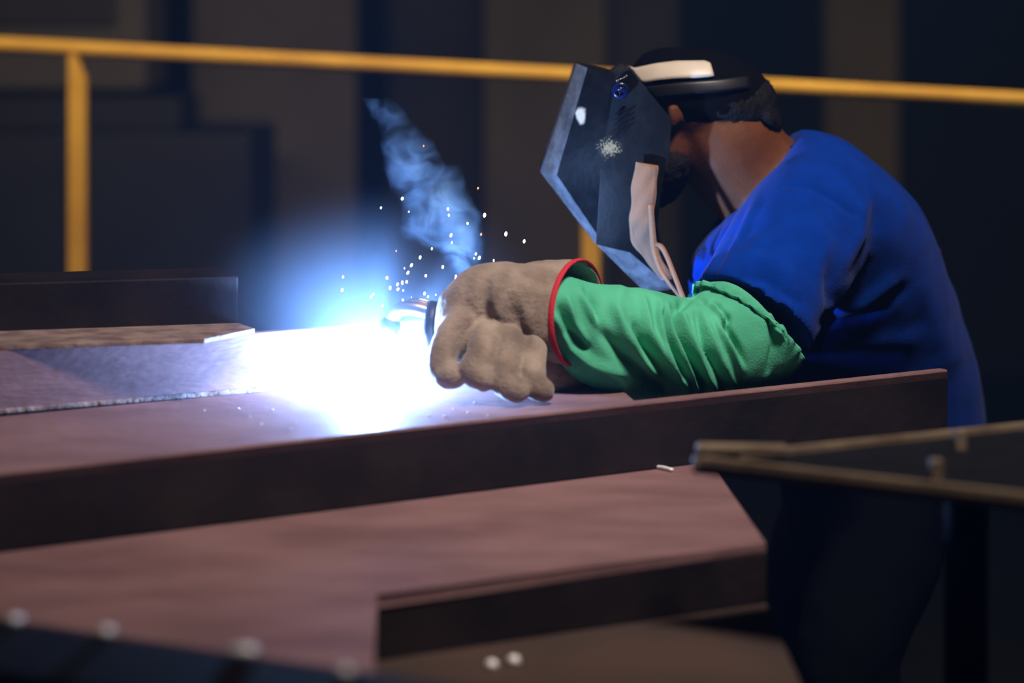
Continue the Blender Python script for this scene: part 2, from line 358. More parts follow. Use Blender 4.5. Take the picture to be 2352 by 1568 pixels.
# pointed plate with lipped edges on a stand, right foreground
ps = empty('plate_stand', (.44, 2.45, 0))
zv = .991
v0, v1, v2 = G(1590, 1050, zv), G(2480, 958, zv), G(2480, 1150, zv)
prism('stand_plate', [v0, v2, v1], zv - .016, zv - .006, M['black_paint'], ps, bev=.001)
def lip(a, b, m, wdt=.014):
    oriented('edge_lip', a, b, wdt, zv - .012, zv + .002, m, ps, bev=.003)
lip(v0, v2, M['steel_edge'], .007); lip(v1, v0, M['steel_edge'], .006)
t0, t1 = G(1600, 1052, zv), G(1806, 1055, zv); oriented('tip_bar', t0, t1, .024, zv + .004, zv + .012, M['steel_edge'], ps, bev=.002)
for sx, sy in ((2150, 1086), (2205, 1018)):
    g = G(sx, sy, zv); box('stud', g.x - .006, g.x + .006, g.y - .006, g.y + .006, zv - .008, zv + .014, M['steel_edge'], ps, bev=.002)
tube('stand_post', [(.46, 2.45, .01, .022), (.46, 2.45, .5, .022), (.46, 2.45, zv - .014, .022)], M['black_paint'], ps, n=14, m=2)
box('stand_foot', .34, .58, 2.33, 2.57, 0, .014, M['black_paint'], ps, bev=.004)
tag(ps, 'pointed dark plate with tan worn edges on a stand at right', 'stand')
# small off-cut of wire resting on the base section
ow = empty('wire_offcut', G(1525, 1078, ZP)); a, b = G(1506, 1076, ZP), G(1545, 1084, ZP)
tube('wire_piece', [(a.x, a.y, ZP + .0025, .0022), ((a.x + b.x) / 2, (a.y + b.y) / 2, ZP + .0035, .0022), (b.x, b.y, ZP + .0025, .0022)], M['bead'], ow, n=8, m=3)
tag(ow, 'short bright wire offcut beside the front of the channel', 'wire')

# ------------------------------------------------------------------ beads of spatter
def bead_mesh(r, sx=1.0, sz=.8):
    bm = bmesh.new(); bmesh.ops.create_icosphere(bm, subdivisions=2, radius=r)
    for v in bm.verts:
        v.co *= 1 + .16 * mnoise.noise(v.co / r * 1.3); v.co.x *= sx; v.co.z *= sz
        if v.co.z < -r * .55 * sz: v.co.z = -r * .55 * sz
    me = bpy.data.meshes.new('spatter_bead'); bm.to_mesh(me); bm.free(); me.materials.append(M['bead'])
    me.polygons.foreach_set('use_smooth', [True] * len(me.polygons)); return me
BM1, BM2, BM3 = bead_mesh(.0068), bead_mesh(.0068, 2.0, .7), bead_mesh(.0016)
for x, y, z, me, lab in ((36, 1432, .94, BM1, 'leftmost blurred metal bead on the black foreground bar'),
                         (246, 1459, .94, BM1, 'round blurred metal bead, second from the left on the black bar'),
                         (560, 1502, .94, BM2, 'long bright metal dribble on the black foreground bar'),
                         (795, 1552, .94, BM1, 'blurred metal bead on the black bar right of the long dribble'),
                         (1130, 1533, ZT, BM1, 'dim blurred metal bead, left of the pair on the table'),
                         (1181, 1523, ZT, BM1, 'brighter blurred metal bead, right of the pair on the table')):
    g = G(x, y, z); o = bpy.data.objects.new('spatter_bead', me); COL.objects.link(o); o.location = (g.x, g.y, z + .0030); tag(o, lab, 'metal bead')
for i, (x, y) in enumerate(((228, 929), (470, 944), (548, 940), (575, 958), (625, 942), (668, 986), (681, 970), (600, 975), (1040, 940), (1090, 925), (1075, 948), (1120, 955), (985, 957), (1020, 958))):
    g = G(x, y, ZW); o = bpy.data.objects.new('spatter_bead', BM3); COL.objects.link(o); o.location = (g.x, g.y, ZW + .0008)
    s = random.uniform(.6, 1.2) * (1.5 if i == 0 else 1); o.scale = (s, s, s)
    tag(o, 'tiny bright spatter bead on the channel web around the arc', 'metal bead', 'spatter beads on the web')
g = G(980, 1131, ZP); o = bpy.data.objects.new('spatter_bead', BM3); COL.objects.link(o); o.location = (g.x, g.y, ZP + .0015); o.scale = (2, 2, 2)
tag(o, 'single bright spatter bead at the foot of the front flange', 'metal bead')

# ------------------------------------------------------------------ welder
man = empty('person', (.55, 3.72, 0))
tag(man, 'welder in blue t-shirt, dark hood, green sleeve and leather gauntlet leaning over the beam', 'person')
HY = 3.45                                     # middle of the head
SECT = [((1752, 405), (1836, 306), .062, 3.455), ((1690, 470), (1880, 309), .105, 3.45), ((1630, 535), (1945, 335), .160, 3.45), ((1596, 600), (2030, 398), .190, 3.46),
        ((1592, 665), (2100, 478), .200, 3.495), ((1620, 760), (2152, 588), .20, 3.55), ((1680, 850), (2196, 715), .19, 3.61), ((1730, 930), (2230, 840), .185, 3.66),
        ((1770, 1030), (2250, 965), .185, 3.70), ((1790, 1130), (2262, 1090), .19, 3.72), ((1800, 1215), (2268, 1190), .192, 3.73)]
def torso_rings(grow=0.0, sects=SECT, n=40):
    rr = []
    rows = catmull([np.array([*P(*a, d), *P(*b, d), h]) for a, b, h, d in sects], 4)
    for r in rows:
        a, b, h = Vector(r[:3]), Vector(r[3:6]), r[6] + grow; c = (a + b) / 2; ax = (b - a) / 2; ax = ax * (1 + grow / ax.length); ring = []
        for k in range(n):
            t = 2 * math.pi * k / n; ct, st = math.cos(t), math.sin(t); e = .86
            ring.append(c + ax * (math.copysign(abs(ct) ** e, ct)) + Vector((0, h, 0)) * (math.copysign(abs(st) ** e, st)))
        rr.append(ring)
    return rr
SH = P(1875, 492, 3.35); EL = P(1722, 765, 3.165)
FSH = P(1820, 500, 3.62); FEL = P(1640, 800, 3.58)
HIPN, HIPF = Vector((.60, 3.62, .80)), Vector((.57, 3.84, .80))
KN, KF = Vector((.50, 3.60, .45)), Vector((.47, 3.88, .45)); AN, AF = Vector((.66, 3.60, .09)), Vector((.62, 3.90, .09))
# --- body: one continuous skin (head, neck, trunk, limbs)
B = Solid()
B.add(*loft_data(torso_rings(-.030)))
B.chain([(*P(1622, 262, HY), .068), (*P(1662, 322, HY), .077), (*P(1716, 392, 3.46), .078), (*P(1782, 446, 3.465), .080)], flat=1.0)
hc = P(1608, 236, HY)
B.ell(hc, (.104, .077, .070), math.radians(8))
B.ell(P(1535, 318, HY), (.058, .060, .066), 0)
B.ell(P(1512, 392, HY), (.032, .040, .034), .3)                    # chin
B.ell(P(1432, 322, HY), (.015, .011, .017), .6)                    # nose
B.ell(P(1466, 290, HY), (.020, .050, .014), .4)                    # brow
for s in (-1, 1):
    B.ell(P(1460, 318, HY) + Vector((0, s * .030, 0)), (.011, .012, .008))    # eyes
    B.ell(P(1538, 262, HY) + Vector((0, s * .076, 0)), (.0095, .009, .019), .1)
    B.ell(P(1533, 248, HY) + Vector((0, s * .080, 0)), (.0075, .006, .010), .4)
B.ell(P(1478, 372, HY), (.012, .022, .006), .5)                    # mouth
B.chain([(*SH, .056), (*((SH + EL) / 2), .044), (*EL, .038)], m=4)
B.chain([(*EL, .044), (*P(1520, 778, 3.11), .040), (*P(1330, 726, 3.06), .030), (*P(1180, 710, 3.03), .027), (*P(1095, 735, 3.02), .028)], m=4)
B.chain([(*FSH, .058), (*((FSH + FEL) / 2), .050), (*FEL, .042)], m=4)
B.chain([(*FEL, .043), (*P(1560, 806, 3.53), .042), (*P(1480, 812, 3.47), .030), (*P(1440, 814, 3.43), .028)], m=4)
for h, k, a in ((HIPN, KN, AN), (HIPF, KF, AF)): B.chain([(*h, .085), (*((h + k) / 2), .075), (*k, .055), (*((k + a) / 2), .050), (*a, .038)], m=4)
B.build('body', .0055, 5, M['skin'], man)
# --- beard and hair
Hh = Solid(); Hh.ell(P(1512, 404, HY), (.040, .050, .046), .35); Hh.ell(P(1540, 372, HY), (.036, .064, .046), .4)
Hh.build('beard', .005, 4, M['hair'], man, lambda me: crumple(me, .004, 120))
Hh = Solid(); Hh.ell(P(1640, 232, HY), (.089, .081, .052), math.radians(12)); Hh.ell(P(1728, 232, HY), (.036, .060, .036), .6); Hh.ell(P(1752, 262, HY), (.036, .058, .021), .95)
Hh.build('hair', .005, 4, M['hair'], man, lambda me: crumple(me, .0025, 160))
# --- cap
CC, CA, CB_, CZ, CR = P(1603, 216, HY), .1075, .086, .066, math.radians(7)
def cap_y(x, y, grow=0.0):
    v = P(x, y, HY) - CC; u = v.x * math.cos(CR) - v.z * math.sin(CR); ww = v.x * math.sin(CR) + v.z * math.cos(CR)
    k = 1 - (u / (CA + grow)) ** 2 - (ww / (CZ + grow)) ** 2
    return HY - (CB_ + grow) * math.sqrt(max(k, 0))
Cp = Solid(); Cp.ell(CC, (CA, CB_, CZ), CR, 28); Cp.ell(P(1540, 172, HY), (.058, .070, .040), 0, 20)
Cp.build('cap', .0045, 4, M['cap'], man, lambda me: crumple(me, .0015, 40))
def band(name, top, bot, m, parent, grow=.0045, n=26, thick=.002):
    def at(line, t):
        xs = [p[0] for p in line]; x = xs[0] + (xs[-1] - xs[0]) * t; return x, float(np.interp(x, xs, [p[1] for p in line]))
    vs = []; fs = []; rows = 6
    for i in range(n + 1):
        a, b = at(top, i / n), at(bot, i / n)
        for k in range(rows):
            x = a[0] + (b[0] - a[0]) * k / (rows - 1); y = a[1] + (b[1] - a[1]) * k / (rows - 1)
            d = cap_y(x, y, grow); q = P(x, y, HY); vs.append((q.x, d, q.z))
    for i in range(n):
        for k in range(rows - 1): j = i * rows + k; fs.append((j, j + 1, j + rows + 1, j + rows))
    me = mesh(name, vs, fs); o = link(name, me, m, parent); s = o.modifiers.new('t', 'SOLIDIFY'); s.thickness = thick; s.offset = 0; return o
band('cap_band', [(1442, 150), (1455, 155), (1500, 144), (1545, 138), (1610, 137), (1622, 142)], [(1470, 188), (1500, 181), (1540, 176), (1590, 174), (1615, 172), (1629, 170)], M['white'], man, .006)
band('headgear_strap', [(1472, 196), (1560, 184), (1640, 178), (1700, 172), (1712, 174)], [(1500, 222), (1560, 212), (1640, 206), (1700, 198), (1712, 198)], M['strap'], man, .004)
box('strap_clip', *(lambda q: (q.x - .006, q.x + .006, q.y - .003, q.y + .003, q.z - .003, q.z + .002))(P(1733, 168, HY)), M['chrome'], man, bev=.001)

# --- welding hood (faceted shell)
def hood():
    A = [((1322, 143), (1240, 389), (1362, 548), (1478, 662)), .052]
    E = [((1345, 152), (1276, 392), (1370, 530), (1486, 645)), (.082, .082, .078, .062)]
    K = [((1407, 166), (1376, 350), (1363, 546), (1440, 566)), (.106, .106, .096, .082)]
    vs, fs = [], []
    def row(pts, off): s = len(vs); vs.extend(P(x, y, HY) + Vector((0, sg * (off[n_i] if isinstance(off, tuple) else off), 0)) for n_i, (x, y) in enumerate(pts)); return list(range(s, s + len(pts)))
    side = {}
    for sg in (-1, 1):
        a = row(A[0], A[1]); e = row(E[0], E[1]); k = row(K[0], K[1])
        r = row(((1436, 150), (1482, 207), (1530, 263), (1526, 340), (1508, 420), (1500, 505), (1536, 648)), (.117, .117, .117, .116, .111, .100, .072))
        c = row(((1534, 656),), .048)
        side[sg] = (a, e, k, r, c)
        q = [(a[0], a[1], e[1], e[0]), (a[1], a[2], e[2], e[1]), (e[0], e[1], k[1], k[0]), (e[1], e[2], k[2], k[1]), (a[2], a[3], e[3], e[2]),
             (e[2], e[3], k[3], k[2]), (k[0], k[1], r[2], r[1], r[0]), (k[1], r[4], r[3], r[2]), (k[1], k[2], k[3], r[5], r[4]),
             (k[3], r[6], r[5]), (e[3], r[6], k[3]), (a[3], c[0], r[6], e[3])]
        fs += [f if sg < 0 else f[::-1] for f in q]
    n_, f_ = side[-1], side[1]
    for i in range(3): fs.append((f_[0][i], f_[0][i + 1], n_[0][i + 1], n_[0][i]))
    fs.append((f_[0][3], f_[4][0], n_[4][0], n_[0][3]))
    fs.append((n_[0][0], n_[1][0], n_[2][0], f_[2][0], f_[1][0], f_[0][0]))
    me = mesh('shell', vs, fs); bm = bmesh.new(); bm.from_mesh(me); bmesh.ops.recalc_face_normals(bm, faces=bm.faces[:])
    bmesh.ops.triangulate(bm, faces=[f for f in bm.faces if len(f.verts) > 4]); bm.to_mesh(me); bm.free()
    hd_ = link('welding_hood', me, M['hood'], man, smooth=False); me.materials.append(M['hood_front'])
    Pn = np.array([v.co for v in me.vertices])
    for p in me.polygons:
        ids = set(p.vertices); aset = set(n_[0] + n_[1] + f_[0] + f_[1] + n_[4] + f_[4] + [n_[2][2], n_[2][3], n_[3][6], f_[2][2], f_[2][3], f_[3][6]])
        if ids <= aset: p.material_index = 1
    me.polygons.foreach_set('use_smooth', [True] * len(me.polygons))
    soft = {frozenset((q[1][1], q[2][1])) for q in side.values()}
    rim = set()
    for q in side.values():
        for rw in (q[2], q[3]): rim |= {frozenset(t) for t in zip(rw[:-1], rw[1:])}
        rim |= {frozenset((q[2][0], q[3][0])), frozenset((q[2][3], q[3][6]))}
        pan = set(q[2] + q[3]); soft |= {frozenset(e.vertices) for e in me.edges if set(e.vertices) <= pan} - rim
    sh_ = me.attributes.new('sharp_edge', 'BOOLEAN', 'EDGE'); bw = me.attributes.new('bevel_weight_edge', 'FLOAT', 'EDGE')
    for e in me.edges:
        k_ = frozenset(e.vertices) not in soft; sh_.data[e.index].value = k_; bw.data[e.index].value = 1.0 if k_ else 0.0
    so = hd_.modifiers.new('shell', 'SOLIDIFY'); so.thickness = .003; so.offset = -1
    be = hd_.modifiers.new('soft', 'BEVEL'); be.width = .0035; be.segments = 3; be.limit_method = 'WEIGHT'
    hd_['label'] = 'faceted dark welding hood with scuffed shell'
    return hd_
hd_ = hood()
ny = HY - .1135
# knob with adjusting screw
def disc(name, c, r, th, m, parent, n=24, ridge=0.0):
    ring = lambda rr, y: [c + Vector((rr * (1 + ridge * (k % 2)) * math.cos(2 * math.pi * k / n), y, rr * (1 + ridge * (k % 2)) * math.sin(2 * math.pi * k / n))) for k in range(n)]
    v, f = loft_data([ring(r, .004), ring(r, -th * .8), ring(r * .86, -th), ring(r * .55, -th), ring(r * .45, -th * .75)])
    return link(name, mesh(name, v, f), m, parent)
disc('knob', P(1424, 207, ny), .0115, .016, M['knob'], hd_, ridge=.05)
tube('knob_grip', [(*(P(1412, 206, ny) + Vector((0, -.015, 0))), .0022), (*(P(1424, 203, ny) + Vector((0, -.019, 0))), .0032), (*(P(1437, 211, ny) + Vector((0, -.015, 0))), .0022)], M['knob'], hd_, n=10)
for i in range(6):
    p = P(1416 + i * 4.6, 187 - i * 2.6 - (2 if i == 0 else 0), ny) + Vector((0, -.004, 0)); s = Solid(); s.ell(p, (.0013, .0013, .0013), n=8)
    link('chain_bead', mesh('chain_bead', s.v, s.f), M['chrome'], hd_)
# louvre slots
for i in range(5):
    a, b = (1412 - i * .5, 262 + i * 13), (1462 + i * 2.2 - (i * 4), 236 + i * 13 - (6 if i else 0))
    if i == 0: a, b = (1414, 264), (1432, 250)
    pa, pb = P(*a, ny - .001), P(*b, ny + .0005)
    tube('louvre', [(*pa, .0010), (*((pa + pb) / 2), .0020), (*pb, .0010)], M['black_paint'], hd_, n=8, m=4)
# leather neck flap on the lower rear edge, with two hanging cords
fl_pts = [((1462, 372), (1510, 380)), ((1452, 420), (1508, 420)), ((1450, 470), (1503, 470)), ((1446, 515), (1501, 515)), ((1452, 555), (1506, 550)), ((1480, 590), (1518, 590)), ((1520, 640), (1545, 640))]
rows = catmull([np.array([*a, *b]) for a, b in fl_pts], 5); vs_, fs_ = [], []
for i, r in enumerate(rows):
    for k in range(8):
        t = k / 7; x, y = r[0] + (r[2] - r[0]) * t, r[1] + (r[3] - r[1]) * t
        d = HY - .1195 + .006 * max(0, (i - 8) / 8.0) + .032 * max(0, (i - 14) / 16.0) - .0012 * math.sin(i * .9 + k * 1.3) - (.004 * (1 - abs(2 * t - 1)))
        vs_.append(P(x, y, d))
    if i:
        for k in range(7): j = (i - 1) * 8 + k; fs_.append((j, j + 1, j + 9, j + 8))
nf = link('neck_flap', mesh('neck_flap', vs_, fs_), M['cord'], hd_); s = nf.modifiers.new('t', 'SOLIDIFY'); s.thickness = .003
nf['label'] = 'tan suede flap on the hood rim'
cy = HY - .122
tube('leather_cord', [pr(1494, 470, cy, 6), pr(1499, 540, cy, 7), pr(1504, 580, cy, 7), pr(1520, 625, cy - .01, 6), pr(1552, 668, cy - .03, 5), pr(1566, 684, cy - .04, 5)], M['cord'], hd_, n=8)
tube('leather_cord', [pr(1502, 562, cy, 5), pr(1518, 566, cy, 6), pr(1532, 590, cy - .01, 5.5), pr(1548, 630, cy - .03, 5.5), pr(1572, 692, cy - .05, 6)], M['cord'], hd_, n=8)

# --- shirt
SHIRT_F = [([(1800, 350), (1740, 405), (1690, 460), (1650, 520)], 5, .005), ([(1700, 440), (1660, 500), (1640, 560), (1615, 650)], 6, -.008),
           ([(1690, 470), (1655, 540), (1630, 620), (1612, 668)], 6, .008), ([(1715, 470), (1680, 550), (1655, 620)], 7, -.006),
           ([(1740, 455), (1690, 560), (1650, 640)], 8, .006), ([(1605, 560), (1600, 620), (1595, 670)], 6, .007), ([(1618, 560), (1612, 610), (1605, 668)], 5, -.007),
           ([(1800, 428), (1860, 430), (1920, 462), (1970, 500)], 6, -.007), ([(1800, 440), (1860, 445), (1925, 480)], 9, .004),
           ([(1700, 590), (1760, 600), (1830, 640)], 14, .006), ([(1680, 630), (1760, 645), (1840, 700)], 9, -.006), ([(1650, 640), (1740, 560), (1800, 540)], 12, .005),
           ([(1990, 460), (1975, 540), (1930, 620)], 14, .007), ([(2010, 470), (2000, 560), (1960, 640)], 11, -.007),
           ([(1905, 720), (1980, 700), (2060, 640)], 13, .008), ([(1900, 745), (1990, 728), (2080, 660)], 10, -.008), ([(1900, 600), (1915, 700), (1890, 800)], 12, -.010),
           ([(1890, 770), (1990, 790), (2100, 780)], 16, .006), ([(1860, 480), (1890, 560), (1890, 640)], 18, .006), ([(2130, 640), (2150, 740), (2190, 840)], 22, .005)]
def shirt_disp(me):
    crumple(me, .005, 7.0, 3.0, (1, 1, 1.0)); creases(me, SHIRT_F); 
T = Solid(); T.add(*loft_data(torso_rings(.004, SECT[0:9], 48)))
T.chain([(*P(1905, 470, 3.39), .085), (*P(1860, 525, 3.33), .092), (*P(1800, 610, 3.255), .090), (*P(1742, 705, 3.195), .087), (*P(1728, 728, 3.185), .088)], m=5, n=28, round_ends=False)
T.chain([(*P(1835, 480, 3.58), .085), (*P(1790, 560, 3.62), .088), (*P(1710, 670, 3.62), .082)], m=5, n=24, round_ends=False)
shirt = T.build('t_shirt', .0055, 5, M['blue'], man, shirt_disp); shirt['label'] = 'blue cotton t-shirt with small dark chest print'
# collar seam
cpts = []
for x_, y_ in ((1822, 334), (1800, 350), (1775, 374), (1750, 402), (1725, 430), (1702, 456)):
    o3 = Vector((0, 0, HC)); hit, loc, nrm, _ = shirt.ray_cast(o3, (P(x_, y_, 1.0) - o3).normalized())
    if hit: cpts.append((*(loc + nrm * .0004), .0014))
if len(cpts) > 2: tube('collar_seam', cpts, M['blue'], shirt, n=8)
# printed letters on the chest
def letters(txt, size, c, rot):
    cu = bpy.data.curves.new('chest_lettering', 'FONT'); cu.body = txt; cu.size = size; cu.extrude = .0004; cu.align_x = 'CENTER'
    o = bpy.data.objects.new('chest_lettering', cu); COL.objects.link(o); dg = bpy.context.evaluated_depsgraph_get()
    me = bpy.data.meshes.new_from_object(o.evaluated_get(dg)); bpy.data.objects.remove(o)
    me.transform(c); return link('chest_lettering', me, M['ink'], shirt, smooth=False)
def on_shirt(x, y, lift=.0012):
    o3 = Vector((0, 0, HC)); hit, loc, nrm, _ = shirt.ray_cast(o3, (P(x, y, 1.0) - o3).normalized())
    if not hit: loc, nrm = P(x, y, 3.43), Vector((-.7, -.7, 0))
    nrm = (nrm * .8 + Vector((-.62, -.78, .05)) * .2).normalized()
    xa = Vector((0, 0, 1)).cross(nrm).normalized(); ya = nrm.cross(xa)
    return Matrix.Translation(loc + nrm * lift) @ Matrix((xa, ya, nrm)).transposed().to_4x4() @ Matrix.Rotation(math.radians(-14), 4, 'Z')
letters('ress', .0185, on_shirt(1613, 578, .0015), 0)
letters('d Be', .0085, on_shirt(1609, 592, .0015), 0)
# red tag on a dark back strap
tube('back_strap', [(*P(2128, 525, 3.60), .005), (*P(2146, 575, 3.60), .006), (*P(2168, 640, 3.61), .006), (*P(2196, 700, 3.62), .005)], M['strap'], man, n=8)
rt = tube('red_tag', [(*P(2146, 562, 3.592), .0035), (*P(2152, 578, 3.591), .0050), (*P(2158, 598, 3.592), .0035)], M['red'], man, n=8)
tube('tag_print', [(*P(2150, 575, 3.587), .0030), (*P(2153, 584, 3.587), .0030)], M['white'], rt, n=6, m=2)
# --- trousers and boots
Tr = Solid(); Tr.add(*loft_data(torso_rings(-.004, SECT[7:11], 32)))
Tr.chain([(.575, 3.73, .78, .15), (.585, 3.73, .72, .155), (.59, 3.73, .66, .11)], m=3, n=24, round_ends=False)
for h, k, a in ((HIPN, KN, AN), (HIPF, KF, AF)): Tr.chain([(*h, .105), (*((h + k) / 2), .092), (*k, .076), (*((k + a) / 2), .075), (a.x, a.y, .10, .068)], m=4, n=20, round_ends=False)
Tr.build('trousers', .008, 4, M['pants'], man, lambda me: crumple(me, .006, 8))
for bx_, a in enumerate((AN, AF)):
    bt_ = Solid(); bt_.chain([(a.x, a.y, .16, .050), (a.x, a.y, .06, .052)], m=2); bt_.ell((a.x - .07, a.y, .045), (.15, .050, .045)); bt_.ell((a.x - .06, a.y, .03), (.16, .053, .028))
    bt_.build('boot', .007, 3, M['boot'], man)

# --- green sleeve
SLV = [(*P(1722, 738, 3.185), .086), (*P(1706, 762, 3.175), .083), (*P(1668, 784, 3.155), .074), (*P(1600, 797, 3.135), .064), (*P(1520, 797, 3.12), .070), (*P(1440, 786, 3.10), .072), (*P(1360, 760, 3.075), .064), (*P(1280, 722, 3.05), .050), (*P(1220, 708, 3.04), .044)]
def sleeve_rings(n=120, m=22):
    rows = catmull(SLV, m); ax = []
    dirs = [(-.62, .25, -.78)] * 1
    rings = []
    for i, p in enumerate(rows):
        a, b = rows[max(i - 6, 0)], rows[min(i + 6, len(rows) - 1)]
        t = Vector(b[:3] - a[:3]).normalized()
        if i < 44:                                   # sleeve mouth faces up to the shoulder
            k = i / 44; k = k * k * (3 - 2 * k); t = (Vector((-.60, -.30, -.74)).normalized() * (1 - k) + t * k).normalized()
        s = Vector((0, 1, 0)); s = (s - t * s.dot(t)).normalized(); q = t.cross(s); ring = []
        for j in range(n):
            th = 2 * math.pi * j / n; r = p[3]
            g = max(0, 1 - i / 26.0)                 # elastic gathers
            r *= 1 + .035 * g * math.sin(th * 23 + 1.5 * math.sin(th * 5)) + .012 * g * math.sin(th * 47)
            if i < 4: r *= .93 + .0175 * i
            ring.append(Vector(p[:3]) + (s * math.cos(th) + q * math.sin(th)) * r)
        rings.append(ring)
    return rings
SLEEVE_F = [([(1560, 700), (1575, 760), (1625, 860), (1650, 900)], 7, .008), ([(1545, 705), (1560, 770), (1605, 870), (1625, 905)], 6, -.010),
            ([(1530, 700), (1535, 760), (1580, 850), (1610, 905)], 7, .009), ([(1520, 720), (1530, 780), (1565, 860)], 5, -.009),
            ([(1515, 690), (1515, 760), (1545, 840), (1590, 905)], 7, .009), ([(1475, 680), (1490, 760), (1530, 830), (1560, 880)], 8, .008), ([(1460, 740), (1480, 800), (1530, 870)], 9, -.011),
            ([(1400, 690), (1440, 770), (1480, 830), (1510, 870)], 11, .009), ([(1380, 760), (1430, 820), (1480, 860), (1540, 905)], 12, -.010),
            ([(1300, 680), (1320, 740), (1350, 785)], 6, .007), ([(1285, 700), (1300, 760), (1345, 800)], 7, -.008), ([(1280, 730), (1310, 790), (1360, 830), (1430, 860)], 8, .010),
            ([(1330, 670), (1355, 720), (1370, 745)], 6, .006), ([(1345, 660), (1365, 700), (1370, 740)], 5, -.006), ([(1290, 790), (1340, 850), (1430, 895)], 9, -.007),
            ([(1620, 690), (1655, 715), (1668, 745)], 6, .008), ([(1605, 690), (1645, 700), (1672, 730), (1668, 760)], 5, -.009), ([(1640, 735), (1680, 800), (1705, 845)], 7, .007), ([(1660, 740), (1690, 790), (1708, 840)], 6, -.008),
            ([(1610, 710), (1640, 790), (1690, 890)], 7, .006), ([(1600, 720), (1620, 800), (1660, 890)], 5, -.007), ([(1780, 720), (1800, 780), (1790, 850)], 8, .005), ([(1765, 720), (1780, 790), (1765, 860)], 7, -.005),
            ([(1600, 668), (1570, 690), (1555, 720)], 9, -.010), ([(1430, 650), (1420, 690), (1430, 740)], 14, .004)]
v, f = loft_data(sleeve_rings(), cap=False); me = mesh('welding_sleeve', v, f); bm = bmesh.new(); bm.from_mesh(me); bmesh.ops.recalc_face_normals(bm, faces=bm.faces[:]); bm.to_mesh(me); bm.free(); me.update()
crumple(me, .0035, 14, 9.0); creases(me, [(a, b * .85, c * 1.45) for a, b, c in SLEEVE_F])
slv = link('welding_sleeve', me, M['green'], man); s = slv.modifiers.new('t', 'SOLIDIFY'); s.thickness = .002; s.offset = -1
slv['label'] = 'loose green flame-proof sleeve with gathered top edge'
# far sleeve
tube('welding_sleeve', [(*P(1690, 720, 3.61), .075), (*P(1640, 800, 3.60), .068), (*P(1560, 806, 3.53), .056), (*P(1490, 812, 3.48), .046)], M['green'], man, n=24)
# --- gauntlet on the near hand
GL = Solid()
GL.chain([(*P(1192, 702, 3.043), .054), (*P(1140, 692, 3.035), .050), (*P(1098, 692, 3.03), .042), (*P(1062, 728, 3.025), .036), (*P(1070, 785, 3.01), .036)], m=6, n=26, flat=1.0)
GL.chain([(*P(1078, 760, 3.02), .033), (*P(1115, 795, 3.01), .032), (*P(1180, 808, 3.005), .029)], m=4, n=20)
fr_ = .0185
GL.chain([(*P(1062, 735, 3.00), .021), (*P(1030, 775, 2.985), .0185), (*P(1016, 825, 2.970), .0185), (*P(1022, 858, 2.962), .0185), (*P(1040, 862, 2.955), .0175)], m=5)
GL.chain([(*P(1120, 770, 2.985), .020), (*P(1104, 815, 2.960), .0185), (*P(1088, 852, 2.945), .0180), (*P(1108, 868, 2.940), .0170)], m=5)
GL.chain([(*P(1170, 785, 2.985), .020), (*P(1162, 835, 2.960), .0182), (*P(1158, 878, 2.940), .0175), (*P(1185, 895, 2.935), .0165)], m=5)
GL.chain([(*P(1222, 805, 2.990), .019), (*P(1222, 850, 2.965), .0172), (*P(1226, 884, 2.950), .0162), (*P(1246, 896, 2.95), .0150)], m=5)
GL.chain([(*P(1058, 728, 3.045), .022), (*P(1020, 752, 3.065), .020), (*P(1005, 790, 3.065), .018)], m=5)
GL.chain([(*P(1150, 815, 3.01), .033), (*P(1225, 842, 3.05), .032), (*P(1300, 850, 3.09), .032)], m=4, n=18)
GLF = [([(1180, 620), (1165, 670), (1180, 730)], 12, -.006), ([(1120, 640), (1110, 690), (1130, 740)], 10, -.005), ([(1140, 630), (1135, 690), (1150, 735)], 9, .005), ([(1080, 640), (1060, 690)], 8, -.004), ([(1215, 640), (1200, 700), (1230, 780)], 10, .005)]
def gl_disp(me): crumple(me, .0018, 30, 5.0); creases(me, GLF)
gl = GL.build('leather_gauntlet', .0028, 2, M['leather'], man, gl_disp); gl['label'] = 'tan suede welding gauntlet with red bound cuff'
def cuff_ring(c, ver, hx, hy, n=64):
    return [c + Vector((hx * math.cos(2 * math.pi * k / n), hy * math.cos(2 * math.pi * k / n), ver * math.sin(2 * math.pi * k / n))) for k in range(n)]
rg = []
for i in range(26):
    t = i / 25; cx = 1325 - t * 165; kk = 1 - .42 * max(0, (t - .5) / .5) ** 2; c = P(cx, 718 - 16 * t, 3.058 - .012 * t)
    rg.append(cuff_ring(c, (.0655 - .006 * t + .0015 * math.sin(t * 7)) * kk, .034 * (1 - t) ** 1.2 + .002, (.064 - .004 * t) * kk))
v, f = loft_data(rg, cap=False); cm = mesh('cuff', v, f); bm = bmesh.new(); bm.from_mesh(cm); bmesh.ops.recalc_face_normals(bm, faces=bm.faces[:]); bm.to_mesh(cm); bm.free()
crumple(cm, .003, 24, 2.0); creases(cm, GLF)
cu = link('cuff', cm, M['leather'], gl); s = cu.modifiers.new('t', 'SOLIDIFY'); s.thickness = .0025; s.offset = -1
r0 = [Vector(q) for q in cuff_ring(P(1326, 718, 3.058), .0665, .0345, .065)]
ringv = []
for k, q in enumerate(r0):
    nx = (r0[(k + 1) % 64] - r0[k - 1]).normalized(); o_ = (q - P(1326, 718, 3.058)).normalized(); bnorm = nx.cross(o_)
    ringv.append([q + o_ * (.0022 * math.cos(a)) + bnorm * (.0042 * math.sin(a)) for a in [2 * math.pi * j / 8 for j in range(8)]])
ringv.append(ringv[0]); v, f = loft_data(ringv, cap=False); rb = link('cuff_binding', mesh('cuff_binding', v, f), M['red'], gl); rb['label'] = 'red cloth binding of the cuff'
